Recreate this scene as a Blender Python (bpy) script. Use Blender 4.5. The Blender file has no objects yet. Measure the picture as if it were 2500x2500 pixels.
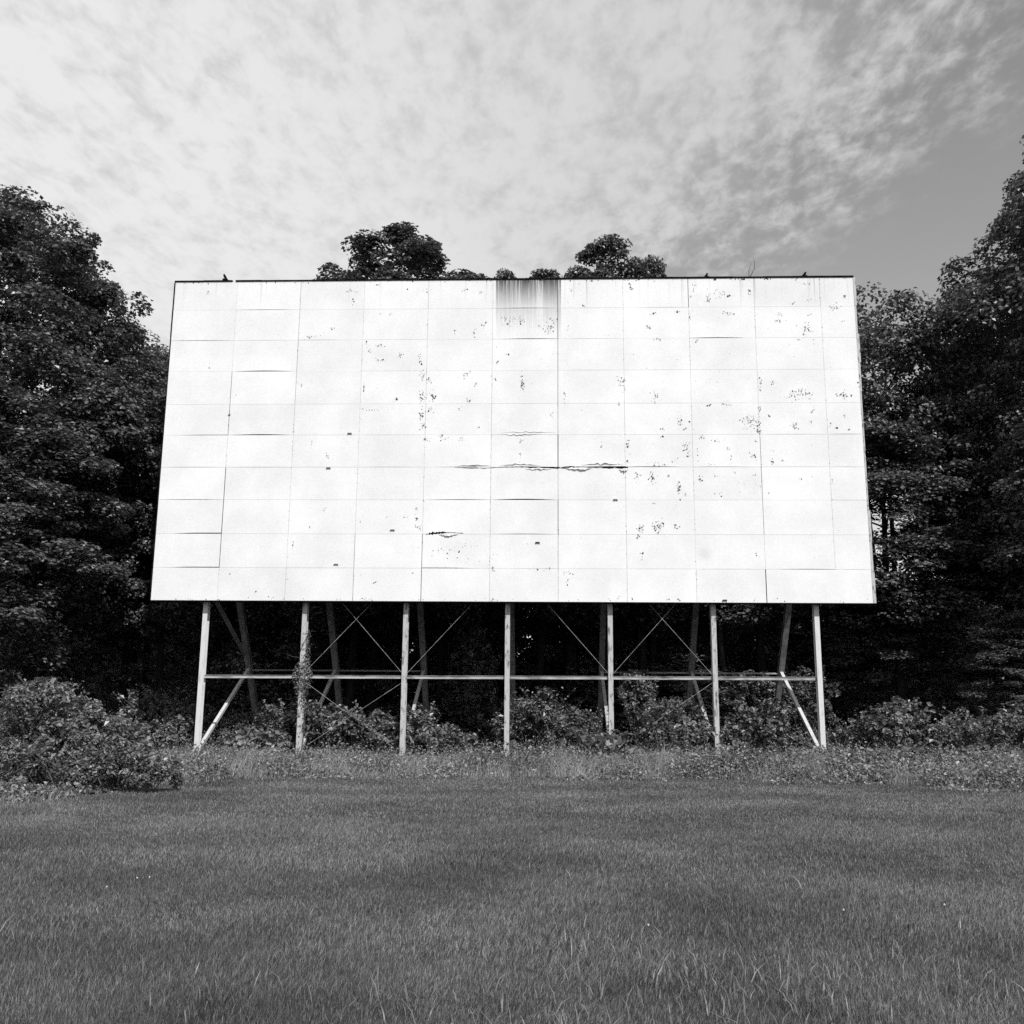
import bpy, math, random
import numpy as np
from mathutils import Matrix, Vector

S = bpy.context.scene
R_ = math.radians

# ------------------------------------------------------------------ camera
def cam_axes(yaw, pitch, roll):
    cy, sy, cp, sp, cr, sr = math.cos(yaw), math.sin(yaw), math.cos(pitch), math.sin(pitch), math.cos(roll), math.sin(roll)
    return (np.array([[cy, -sy, 0], [sy, cy, 0], [0, 0, 1]]) @ np.array([[1, 0, 0], [0, cp, -sp], [0, sp, cp]])
            @ np.array([[cr, 0, sr], [0, 1, 0], [-sr, 0, cr]]))
CAM = np.array([1.35, -34.098, 1.65])
A = cam_axes(0.03538, 0.19038, -0.00781)
cd = bpy.data.cameras.new('camera')
cd.sensor_width = 36.0
cd.lens = 36.0 * 2350 / 2500
cd.clip_start = 0.1
cd.clip_end = 3000
co = bpy.data.objects.new('camera', cd)
S.collection.objects.link(co)
M = Matrix.Identity(4)
for r in range(3):
    M[r][0], M[r][1], M[r][2], M[r][3] = A[r, 0], A[r, 2], -A[r, 1], CAM[r]
co.matrix_world = M
S.camera = co

# ------------------------------------------------------------------ sky, sun, exposure
SUN_EL, SUN_AZ = R_(44), R_(24)          # sun behind the camera, to the right
SUN_STRENGTH, SKY_STRENGTH = 4.6, 0.1
CLOUD_HI, CLOUD_LO, BLUE_GAIN = 8.3, 6.2, 1.75
sd = Vector((math.sin(SUN_AZ) * math.cos(SUN_EL), -math.cos(SUN_AZ) * math.cos(SUN_EL), math.sin(SUN_EL)))
sl = bpy.data.lights.new('sun', 'SUN')
sl.energy = SUN_STRENGTH
sl.angle = R_(0.6)
sl.color = (1, 1, 1)
so = bpy.data.objects.new('sun', sl)
S.collection.objects.link(so)
so.rotation_euler = sd.to_track_quat('Z', 'Y').to_euler()
S.view_settings.view_transform = 'Standard'
S.view_settings.look = 'None'
S.view_settings.exposure = 0.0
S.view_settings.gamma = 1.0
S.view_settings.use_curve_mapping = False
S.cycles.use_denoising = False


class NT:
    """small node-tree helper"""
    def __init__(s, tree):
        s.t = tree
        tree.nodes.clear()
    def n(s, kind, **kw):
        nd = s.t.nodes.new(kind)
        for k, v in kw.items():
            setattr(nd, k, v)
        return nd
    def l(s, a, b):
        s.t.links.new(a, b)
    def put(s, sock, v):
        if hasattr(v, 'is_linked') or hasattr(v, 'links'):
            s.l(v, sock)
        else:
            sock.default_value = v
    def math(s, op, a, b=0.0, c=None, clamp=False):
        nd = s.n('ShaderNodeMath', operation=op, use_clamp=clamp)
        s.put(nd.inputs[0], a)
        s.put(nd.inputs[1], b)
        if c is not None:
            s.put(nd.inputs[2], c)
        return nd.outputs[0]
    def ramp(s, v, lo, hi, a=0.0, b=1.0, smooth=True):
        nd = s.n('ShaderNodeMapRange', clamp=True)
        nd.interpolation_type = 'SMOOTHSTEP' if smooth else 'LINEAR'
        s.put(nd.inputs[0], v)
        for i, x in enumerate((lo, hi, a, b)):
            s.put(nd.inputs[i + 1], x)
        return nd.outputs[0]
    def noise(s, vec, scale, detail=4, rough=0.55, dist=0.0):
        nd = s.n('ShaderNodeTexNoise')
        s.l(vec, nd.inputs['Vector'])
        nd.inputs['Scale'].default_value = scale
        nd.inputs['Detail'].default_value = detail
        nd.inputs['Roughness'].default_value = rough
        nd.inputs['Distortion'].default_value = dist
        return nd.outputs['Fac']
    def mapping(s, vec, scale=(1, 1, 1), rot=(0, 0, 0), loc=(0, 0, 0)):
        nd = s.n('ShaderNodeMapping')
        s.l(vec, nd.inputs['Vector'])
        nd.inputs['Scale'].default_value = scale
        nd.inputs['Rotation'].default_value = rot
        nd.inputs['Location'].default_value = loc
        return nd.outputs[0]
    def mix(s, f, a, b):
        # scalar mix
        d = s.math('SUBTRACT', b, a) if not (isinstance(a, float) and isinstance(b, float)) else (b - a)
        return s.math('MULTIPLY_ADD', f, d, a)


W = bpy.data.worlds.new('World')
S.world = W
W.use_nodes = True
w = NT(W.node_tree)
out = w.n('ShaderNodeOutputWorld')
bg = w.n('ShaderNodeBackground')
bg.inputs['Strength'].default_value = SKY_STRENGTH
w.l(bg.outputs[0], out.inputs[0])
sky = w.n('ShaderNodeTexSky', sky_type='NISHITA', sun_disc=False, sun_elevation=SUN_EL, sun_rotation=math.pi - SUN_AZ)
bw = w.n('ShaderNodeRGBToBW')
w.l(sky.outputs[0], bw.inputs[0])
blue = w.math('MULTIPLY', bw.outputs[0], BLUE_GAIN)
tc = w.n('ShaderNodeTexCoord')
sx = w.n('ShaderNodeSeparateXYZ')
w.l(tc.outputs['Generated'], sx.inputs[0])
zz = w.math('MAXIMUM', sx.outputs[2], 0.06)
px = w.math('DIVIDE', sx.outputs[0], zz)
py = w.math('DIVIDE', sx.outputs[1], zz)
cv = w.n('ShaderNodeCombineXYZ')
w.l(px, cv.inputs[0])
w.l(py, cv.inputs[1])
P = cv.outputs[0]
# thin high cloud deck, thinning out towards +x
wx = w.noise(P, 1.3, 3)
cover = w.math('ADD', w.math('MULTIPLY_ADD', py, 0.37, px), w.math('MULTIPLY_ADD', wx, 0.4, -0.2))
thin = w.math('MULTIPLY', w.ramp(py, 1.5, 1.15), w.ramp(px, -0.75, 0.0))    # thinner overhead
cover = w.math('MULTIPLY_ADD', thin, 0.12, cover)
edge = w.ramp(cover, 1.64, 0.45)                     # 0 clear .. 1 overcast
cells = w.noise(w.mapping(P, (1, 0.55, 1), (0, 0, 0.32)), 17.0, 7, 0.62, 0.2)
puffs = w.noise(w.mapping(P, (1, 0.62, 1), (0, 0, 0.3), (3, 1, 0)), 4.8, 4, 0.5, 0.1)
fine = w.noise(w.mapping(P, (1, 0.6, 1), (0, 0, 0.35), (9, 4, 0)), 48.0, 4, 0.55)
dn = w.math('ADD', w.math('MULTIPLY', cells, 0.62), w.math('ADD', w.math('MULTIPLY', puffs, 0.30), w.math('MULTIPLY', fine, 0.16)))
thr = w.ramp(edge, 0.0, 1.0, 0.58, 0.41, smooth=False)
dens = w.ramp(w.math('SUBTRACT', dn, thr), -0.07, 0.21)
dens = w.math('MULTIPLY', dens, w.ramp(edge, 0.0, 0.3))
veil = w.ramp(edge, 0.3, 1.0, 0.0, 0.60)                # thin veil between the cloudlets
dens = w.math('SUBTRACT', 1.0, w.math('MULTIPLY', w.math('SUBTRACT', 1.0, dens), w.math('SUBTRACT', 1.0, veil)))
cl = w.ramp(w.math('MULTIPLY_ADD', cells, 0.35, px), 0.75, -0.55, CLOUD_LO, CLOUD_HI)
val = w.mix(dens, blue, cl)
w.l(val, bg.inputs['Color'])

# ------------------------------------------------------------------ materials
def new_mat(name):
    m = bpy.data.materials.new(name)
    m.use_nodes = True
    t = NT(m.node_tree)
    o = t.n('ShaderNodeOutputMaterial')
    return m, t, o

def principled(t, o, base, rough=0.7, spec=0.3, bump=None, bstr=0.3, bdist=0.01):
    b = t.n('ShaderNodeBsdfPrincipled')
    t.put(b.inputs['Roughness'], rough)
    b.inputs['Specular IOR Level'].default_value = spec
    if isinstance(base, float):
        b.inputs['Base Color'].default_value = (base, base, base, 1)
    else:
        t.l(base, b.inputs['Base Color'])
    if bump is not None:
        bn = t.n('ShaderNodeBump')
        bn.inputs['Strength'].default_value = bstr
        bn.inputs['Distance'].default_value = bdist
        t.l(bump, bn.inputs['Height'])
        t.l(bn.outputs[0], b.inputs['Normal'])
    if o is not None:
        t.l(b.outputs[0], o.inputs[0])
    return b

def leaf_mat(name, lo, hi, trans=0.3, rough=0.42, spec=0.5, patch=None):
    m, t, o = new_mat(name)
    at = t.n('ShaderNodeAttribute', attribute_name='rnd')
    v = t.ramp(t.math('POWER', at.outputs['Fac'], 1.5), 0, 1, lo, hi, smooth=False)
    if patch:
        geo = t.n('ShaderNodeNewGeometry')
        nz = t.noise(geo.outputs['Position'], patch[0], 3)
        v = t.math('MULTIPLY', v, t.ramp(nz, 0.3, 0.7, patch[1], patch[2]))
    b = principled(t, None, v, rough, spec)
    tr = t.n('ShaderNodeBsdfTranslucent')
    t.l(t.math('MULTIPLY', v, 0.9), tr.inputs[0])
    mx = t.n('ShaderNodeMixShader')
    mx.inputs[0].default_value = trans
    t.l(b.outputs[0], mx.inputs[1])
    t.l(tr.outputs[0], mx.inputs[2])
    t.l(mx.outputs[0], o.inputs[0])
    return m

def noise_mat(name, lo, hi, scale, stretch=(1, 1, 1), rough=0.8, spec=0.25, bump=0.4, edges=(0.35, 0.65), bdist=0.02):
    m, t, o = new_mat(name)
    tcn = t.n('ShaderNodeTexCoord')
    nz = t.noise(t.mapping(tcn.outputs['Object'], stretch), scale, 6, 0.62)
    principled(t, o, t.ramp(nz, edges[0], edges[1], lo, hi), rough, spec, nz, bump, bdist)
    return m

M_LEAF = leaf_mat('broad_leaf', 0.035, 0.22, spec=0.55, rough=0.38)
M_LEAF2 = leaf_mat('pale_leaf', 0.05, 0.30)
M_SHRUB = leaf_mat('shrub_leaf', 0.035, 0.34, rough=0.38)
M_WEED = leaf_mat('weed_leaf', 0.06, 0.36, rough=0.4, patch=(0.6, 0.75, 1.2))
M_STRAW = leaf_mat('tall_grass_blade', 0.15, 0.60, trans=0.35, rough=0.5, spec=0.35, patch=(0.5, 0.7, 1.25))
M_GRASS = leaf_mat('lawn_blade', 0.05, 0.35, trans=0.3, rough=0.45, spec=0.4, patch=(0.5, 0.68, 1.18))
M_FLOWER = leaf_mat('clover_petal', 0.6, 0.8, trans=0.2, rough=0.6)
M_BARK = noise_mat('bark', 0.008, 0.03, 9, (1, 1, 0.22), 0.9, 0.15, 0.9)
M_PALEBARK = noise_mat('pale_bark', 0.04, 0.12, 7, (1, 1, 0.3), 0.9, 0.15, 0.8)
M_TWIG = noise_mat('twig_bark', 0.05, 0.10, 20)
M_SOIL = noise_mat('soil_and_thatch', 0.025, 0.075, 1.7, (1, 1, 1), 0.95, 0.1, 0.6)
M_POST = noise_mat('weathered_pale_paint', 0.07, 0.40, 5.5, (2.2, 2.2, 0.55), 0.65, 0.3, 0.5, (0.32, 0.50))
M_POSTC = noise_mat('sound_pale_paint', 0.38, 0.54, 4.0, (2, 2, 0.5), 0.6, 0.3, 0.3, (0.28, 0.5))
M_BEAM = noise_mat('worn_beam_paint', 0.10, 0.36, 3.0, (0.5, 2, 2), 0.65, 0.3, 0.2, (0.3, 0.62))
M_LEG = noise_mat('shaded_steel_paint', 0.13, 0.24, 3.0, (2, 2, 0.5), 0.7, 0.3, 0.3)  # same paint as the posts, darkened: shade painted into the rear steelwork
M_ROD = noise_mat('galvanised_rod', 0.16, 0.34, 6, rough=0.5)
M_DARK = noise_mat('dark_board', 0.012, 0.03, 3, rough=0.9)
M_CAP = noise_mat('dark_flashing', 0.003, 0.012, 4, rough=0.95, spec=0.03, bump=0.1)
M_CHIP = leaf_mat('bare_chipped_board', 0.02, 0.40, trans=0.0, rough=0.9, spec=0.1)
M_CURL = leaf_mat('curled_paint_strip', 0.45, 0.75, trans=0.1, rough=0.8, spec=0.2)

# white painted screen: faint mottling, dark run-off streaks under the top edge, panel to panel tone
m, t, o = new_mat('white_screen_paint')
tcn = t.n('ShaderNodeTexCoord')
oc = tcn.outputs['Object']
sp = t.n('ShaderNodeSeparateXYZ')
t.l(oc, sp.inputs[0])
X, Z = sp.outputs[0], sp.outputs[2]
mot = t.noise(oc, 0.55, 5, 0.6)
finem = t.noise(oc, 9.0, 4, 0.65)
isl = t.n('ShaderNodeAttribute', attribute_name='rnd')
base = t.math('ADD', t.ramp(mot, 0.3, 0.7, 0.62, 0.70), t.math('MULTIPLY_ADD', isl.outputs['Fac'], 0.035, -0.015))
base = t.math('ADD', base, t.ramp(finem, 0.35, 0.7, -0.015, 0.015))
streak = t.noise(t.mapping(oc, (8.5, 1, 0.22)), 1.0, 5, 0.7)
streak2 = t.noise(t.mapping(oc, (24, 1, 0.5), loc=(5, 0, 2)), 1.0, 3, 0.6)
inx = t.math('MULTIPLY', t.ramp(X, -0.56, -0.50), t.ramp(X, 1.95, 1.90))
topf = t.ramp(Z, 15.95, 17.2, 0.20, 1.0, smooth=False)
row2 = t.math('MULTIPLY', t.ramp(Z, 14.7, 16.0, 0.0, 0.34, smooth=False), t.ramp(Z, 16.02, 15.98))
row1 = t.math('MULTIPLY', topf, t.ramp(Z, 15.98, 16.02))
sk = t.math('MULTIPLY', t.math('ADD', row1, row2), inx)
stk = t.math('MULTIPLY', sk, t.ramp(t.math('ADD', streak, t.math('MULTIPLY_ADD', streak2, 0.5, -0.25)), 0.26, 0.60, 0.2, 1.0))
# thin runs elsewhere below the cap
runs = t.noise(t.mapping(oc, (5.5, 1, 0.08), loc=(1, 0, 7)), 1.0, 3, 0.6)
runm = t.math('MULTIPLY', t.ramp(runs, 0.58, 0.76), t.ramp(Z, 15.7, 17.2, 0.0, 0.5))
alld = t.math('MAXIMUM', stk, runm)
# two soft grey smudges and a repaired square
def blob(cx, cz, rx, rz, amp):
    dx = t.math('DIVIDE', t.math('SUBTRACT', X, cx), rx)
    dz = t.math('DIVIDE', t.math('SUBTRACT', Z, cz), rz)
    rr = t.math('SQRT', t.math('ADD', t.math('MULTIPLY', dx, dx), t.math('MULTIPLY', dz, dz)))
    return t.math('MULTIPLY', t.ramp(rr, 1.0, 0.1), amp)
for a in ((6.98, 6.72, 0.42, 0.35, 0.14), (10.8, 6.3, 1.2, 0.35, 0.06), (-9.65, 6.75, 0.32, 0.32, 0.05), (10.4, 16.4, 2.6, 0.9, 0.07)):
    alld = t.math('MAXIMUM', alld, blob(*a))
col = t.mix(t.math('MINIMUM', alld, 0.93), base, 0.03)
principled(t, o, col, 0.75, 0.2, finem, 0.12, 0.01)
M_SCREEN = m

# ------------------------------------------------------------------ mesh helpers
def mesh_np(name, verts, faces, mats, rnd=None, midx=None, smooth=False):
    """faces: list of int arrays (n, k)"""
    me = bpy.data.meshes.new(name)
    verts = np.ascontiguousarray(verts, dtype=np.float32)
    me.vertices.add(len(verts))
    me.vertices.foreach_set('co', verts.ravel())
    loops = np.concatenate([f.ravel() for f in faces]).astype(np.int32)
    sizes = np.concatenate([np.full(len(f), f.shape[1], np.int32) for f in faces])
    me.loops.add(len(loops))
    me.loops.foreach_set('vertex_index', loops)
    me.polygons.add(len(sizes))
    starts = np.zeros(len(sizes), np.int32)
    starts[1:] = np.cumsum(sizes)[:-1]
    me.polygons.foreach_set('loop_start', starts)
    for mt in (mats if isinstance(mats, (list, tuple)) else [mats]):
        me.materials.append(mt)
    if midx is not None:
        me.polygons.foreach_set('material_index', np.asarray(midx, np.int32))
    me.polygons.foreach_set('use_smooth', np.full(len(sizes), bool(smooth)))
    me.update(calc_edges=True)
    if rnd is not None:
        at = me.attributes.new('rnd', 'FLOAT', 'FACE')
        at.data.foreach_set('value', np.asarray(rnd, np.float32))
    me.validate()
    return me

def add_obj(name, me, parent=None, loc=(0, 0, 0), rot=0.0, scale=(1, 1, 1)):
    ob = bpy.data.objects.new(name, me)
    S.collection.objects.link(ob)
    ob.location = loc
    ob.rotation_euler = (0, 0, rot)
    ob.scale = scale
    if parent:
        ob.parent = parent
    return ob

def tag(ob, label=None, cat=None, group=None, kind=None):
    for k, v in (('label', label), ('category', cat), ('group', group), ('kind', kind)):
        if v:
            ob[k] = v
    return ob

def thing(name, label, cat, loc=(0, 0, 0), rot=0.0, scale=(1, 1, 1), group=None):
    return tag(add_obj(name, None, None, loc, rot, scale), label, cat, group)

class MB:
    """collects boxes / bars / tubes into one mesh"""
    def __init__(s):
        s.v, s.f4, s.n = [], [], 0
    def _add(s, v, f):
        s.v.append(np.asarray(v, float))
        s.f4.append(np.asarray(f, int) + s.n)
        s.n += len(v)
    def box(s, x0, x1, y0, y1, z0, z1):
        v = [(x, y, z) for z in (z0, z1) for y in (y0, y1) for x in (x0, x1)]
        s._add(v, [(0, 2, 3, 1), (4, 5, 7, 6), (0, 1, 5, 4), (2, 6, 7, 3), (0, 4, 6, 2), (1, 3, 7, 5)])
    def bar(s, a, b, wx, wy, up=(0, 1, 0)):
        """box beam from a to b; wx across, wy along the 'up' hint"""
        a, b = np.array(a, float), np.array(b, float)
        d = (b - a) / np.linalg.norm(b - a)
        sd_ = np.cross(d, up)
        sd_ /= np.linalg.norm(sd_)
        u = np.cross(sd_, d)
        v = [p + sd_ * wx * i / 2 + u * wy * j / 2 for p in (a, b) for j in (-1, 1) for i in (-1, 1)]
        s._add(v, [(0, 2, 3, 1), (4, 5, 7, 6), (0, 1, 5, 4), (2, 6, 7, 3), (0, 4, 6, 2), (1, 3, 7, 5)])
    def ibeam(s, a, b, wf, dep, tf, up=(0, 1, 0)):
        """H section: two flanges facing the 'up' hint and a web"""
        a, b, upv = np.array(a, float), np.array(b, float), np.array(up, float)
        d = (b - a) / np.linalg.norm(b - a)
        sd_ = np.cross(d, upv)
        sd_ /= np.linalg.norm(sd_)
        u = np.cross(sd_, d)
        o1 = u * (dep - tf) / 2
        s.bar(a - o1, b - o1, wf, tf, up)
        s.bar(a + o1, b + o1, wf, tf, up)
        s.bar(a, b, tf * 0.8, dep - 2 * tf, up)
    def tube(s, pts, rad, seg=7):
        pts = np.array(pts, float)
        n = len(pts)
        rad = np.broadcast_to(np.asarray(rad, float), (n,))
        vs = []
        for i in range(n):
            d = pts[min(i + 1, n - 1)] - pts[max(i - 1, 0)]
            d = d / (np.linalg.norm(d) + 1e-9)
            h = np.array((1, 0, 0)) if abs(d[0]) < 0.8 else np.array((0, 1, 0))
            e1 = np.cross(d, h)
            e1 /= np.linalg.norm(e1)
            e2 = np.cross(d, e1)
            for k in range(seg):
                an = 2 * math.pi * k / seg
                vs.append(pts[i] + (e1 * math.cos(an) + e2 * math.sin(an)) * rad[i])
        f = []
        for i in range(n - 1):
            for k in range(seg):
                k2 = (k + 1) % seg
                f.append((i * seg + k, i * seg + k2, (i + 1) * seg + k2, (i + 1) * seg + k))
        s._add(vs, f)
    def mesh(s, name, mat, smooth=False):
        return mesh_np(name, np.concatenate(s.v), [np.concatenate(s.f4)], mat, smooth=smooth)
    def build(s, name, mat, parent=None, smooth=False):
        return add_obj(name, s.mesh(name, mat, smooth), parent)

def unit(v):
    return v / (np.linalg.norm(v, axis=-1, keepdims=True) + 1e-9)

def leaf_quads(P, N, size, rng, width=0.7):
    n = len(P)
    T = unit(np.cross(N, rng.normal(size=(n, 3))))
    B = np.cross(N, T)
    sz = (size * rng.uniform(0.65, 1.35, n))[:, None]
    fold = sz * 0.13 * N
    wd = sz * width * 0.5
    off = T * sz * rng.uniform(-0.1, 0.2, (n, 1))
    v = np.stack([P - T * sz * 0.5, P + B * wd + fold + off, P + T * sz * 0.5 - fold * 0.6, P - B * wd + fold + off], 1)
    return v.reshape(-1, 3)

def quads_idx(n):
    return np.arange(4 * n).reshape(n, 4)

def blades(P, h, wd, lean, rng, curve=0.5):
    """grass blades: 5 verts, one quad + one tip triangle; lean = (n,2) horizontal offset of the tip"""
    n = len(P)
    an = rng.uniform(0, math.pi, n)
    side = np.stack([np.cos(an), np.sin(an), np.zeros(n)], 1) * (wd / 2)[:, None]
    tip = P + np.concatenate([lean, h[:, None]], 1)
    mid = P + np.concatenate([lean * (0.5 * (1 - curve)), (h * 0.58)[:, None]], 1)
    v = np.stack([P - side, P + side, mid + side * 0.8, mid - side * 0.8, tip], 1).reshape(-1, 3)
    b = np.arange(n)[:, None] * 5
    return v, b + np.array([[0, 1, 2, 3]]), b + np.array([[3, 2, 4]])

def vnoise(x, y, seed, scale):
    """cheap smooth 2-D noise in 0..1"""
    r = np.random.default_rng(seed)
    s = 0
    for k in range(6):
        a = r.uniform(0, 2 * math.pi)
        f = scale * r.uniform(0.5, 1.6)
        s = s + np.sin((x * math.cos(a) + y * math.sin(a)) * f + r.uniform(0, 6.28))
    return np.clip(0.5 + s / 7.0, 0, 1)

# ------------------------------------------------------------------ ground: one sheet, falling gently to the screen
def gz(x, y):
    tt = np.clip((np.asarray(y, float) + 24) / 18, 0, 1)
    qq = np.clip((np.asarray(y, float) + 9.5) / 8.5, 0, 1)
    z = -0.33 * tt * tt * (3 - 2 * tt) - 0.55 * qq * qq * (3 - 2 * qq)
    z = z + 0.05 * (vnoise(np.asarray(x, float), np.asarray(y, float), 5, 0.5) - 0.5) * np.clip((np.asarray(y, float) + 40) / 12, 0, 1)
    return z

xs = np.unique(np.concatenate([np.linspace(-600, -40, 15), np.linspace(-40, 40, 121), np.linspace(40, 600, 15)]))
ys = np.unique(np.concatenate([np.linspace(-600, -40, 15), np.linspace(-40, 30, 121), np.linspace(30, 900, 20)]))
gx, gy = np.meshgrid(xs, ys)
gv = np.stack([gx, gy, gz(gx, gy)], -1).reshape(-1, 3)
nx, ny = len(xs), len(ys)
ii = (np.arange(ny - 1)[:, None] * nx + np.arange(nx - 1)[None, :]).ravel()
gf = np.stack([ii, ii + 1, ii + nx + 1, ii + nx], 1)
tag(add_obj('ground', mesh_np('ground', gv, [gf], M_SOIL, smooth=True)), kind='structure')

EDGE_X = np.array([-30, -12, -7.04, -6.77, -6.47, -5.59, -3.92, -.95, 2.03, 5.08, 6.97, 8.55, 9.95, 11.38, 16, 30])
EDGE_Y = np.array([-26, -22, -18.96, -16.84, -13.9, -11.24, -10.14, -9.94, -10.22, -9.4, -9.86, -11.04, -12.16, -12.82, -14, -15.5])
def lawn_edge(x):
    return np.interp(x, EDGE_X, EDGE_Y)

# ------------------------------------------------------------------ the drive-in screen
SB, ST, SX = 4.99, 17.18, 12.82
screen = thing('movie_screen', 'huge weathered white drive-in movie screen on seven pale steel posts', 'movie screen', (0, 0, 0))
rng = np.random.default_rng(11)
# panels: eleven columns by ten rows, each a board with its own slightly bowed edges, dark gaps between
cx = [-SX] + [-10.41 + 2.443 * i for i in range(10)] + [SX]
rz = [ST, 16.03, 14.81, 13.58, 12.30, 11.11, 9.89, 8.67, 7.41, 6.17, SB]
# (row, col): gap under that panel, (size in the middle, bias)
bow = {(0, 0): (.010, 0), (0, 1): (.030, -.1), (0, 5): (.034, 0), (0, 6): (.008, 0), (0, 7): (.022, .3),
       (1, 0): (.026, 0), (1, 1): (.014, 0), (1, 2): (.020, -.4), (1, 5): (.042, .2), (1, 6): (.018, 0), (1, 8): (.050, -.2),
       (2, 1): (.060, 0), (2, 6): (.016, 0), (2, 9): (.012, .2), (4, 0): (.034, .4), (4, 1): (.060, 0), (4, 9): (.018, 0), (4, 10): (.024, 0),
       (5, 0): (.024, 0), (5, 1): (.020, 0), (5, 2): (.014, 0), (5, 3): (.020, 0), (5, 4): (.03, .3), (5, 5): (.04, 0), (5, 6): (.05, .5), (5, 7): (.042, -.2),
       (5, 8): (.024, -.2), (5, 9): (.016, 0), (5, 10): (.018, 0), (6, 0): (.030, 0), (6, 4): (.040, .1), (6, 5): (.070, 0),
       (7, 0): (.060, .5), (7, 4): (.015, -.4), (7, 5): (.036, 0), (7, 7): (.012, -.4), (7, 9): (.010, 0),
       (8, 0): (.050, .4), (8, 4): (.040, -.4), (8, 5): (.012, .5), (8, 8): (.014, 0), (8, 9): (.034, .3), (8, 10): (.014, 0)}
vgap = {(0, 2): .012, (1, 2): .012, (2, 2): .014, (3, 2): .012, (4, 2): .010, (3, 1): .018, (4, 1): .018, (6, 1): .026, (7, 1): .024, (8, 1): .022,
        (0, 6): .024, (1, 6): .022, (2, 6): .016, (3, 6): .016, (4, 6): .014, (5, 6): .030, (6, 6): .010, (7, 6): .022, (8, 6): .012,
        (9, 4): .022, (8, 4): .020, (9, 9): .030, (0, 8): .020, (9, 3): .014, (8, 3): .014, (5, 9): .016, (6, 9): .016, (7, 9): .014}
pv, pf, prnd = [], [], []
cnt = 0
NS = 9
for r in range(10):
    for c in range(11):
        if r == 9 and c == 10:
            continue
        x0, x1 = cx[c], cx[c + 1]
        if r == 9 and c == 9:
            x1 = cx[11]
        z1, z0 = rz[r], rz[r + 1]
        gl = vgap.get((r, c), rng.uniform(.003, .009)) / 2 if c > 0 else 0
        gr = vgap.get((r, c + 1), rng.uniform(.003, .009)) / 2 if c < 10 else 0
        bm, bias = bow.get((r, c), (rng.uniform(.004, .009), 0))
        s = np.linspace(0, 1, NS)
        prof = np.clip(np.sin(np.pi * np.clip(s - bias * 0.5, 0, 1)) + (bias > .35) * np.clip(s - .4, 0, 1) + (bias < -.35) * np.clip(.6 - s, 0, 1), 0, 1)
        gap = (.005 + (max(bm * .6, .006) - .005) * prof) if r < 9 else np.zeros(NS)
        xx = x0 + gl + (x1 - x0 - gl - gr) * s
        bulge = -.35 * (gap - .005) * (r < 9)             # the bowed lower edge lifts off the frame
        tilt = rng.normal(0, .003)
        vals = []
        for k in range(NS):
            vals += [(xx[k], bulge[k] + tilt, z0 + gap[k]), (xx[k], tilt, (z0 + z1) / 2), (xx[k], 0.0, z1),
                     (xx[k], .018, z1), (xx[k], bulge[k] + .018 + tilt, z0 + gap[k])]
        for k in range(NS - 1):
            b0, b1 = cnt + k * 5, cnt + (k + 1) * 5
            for q in range(5):
                q2 = (q + 1) % 5
                pf.append((b0 + q, b0 + q2, b1 + q2, b1 + q))
        pf.append((cnt + 0, cnt + 4, cnt + 3, cnt + 2))
        e0 = cnt + (NS - 1) * 5
        pf.append((e0 + 2, e0 + 3, e0 + 4, e0 + 0))
        prnd += [rng.uniform()] * ((NS - 1) * 5 + 2)
        pv += vals
        cnt += NS * 5
add_obj('screen_face', mesh_np('screen_face', np.array(pv), [np.array(pf)], M_SCREEN, rnd=prnd), screen)
# the last panel of the bottom row is longer; the boards are nailed on a dark backing
mb = MB()
mb.box(-SX + .01, SX - .01, .045, .075, SB + .01, ST - .01)
mb.build('backing_board', M_DARK, screen)

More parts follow.
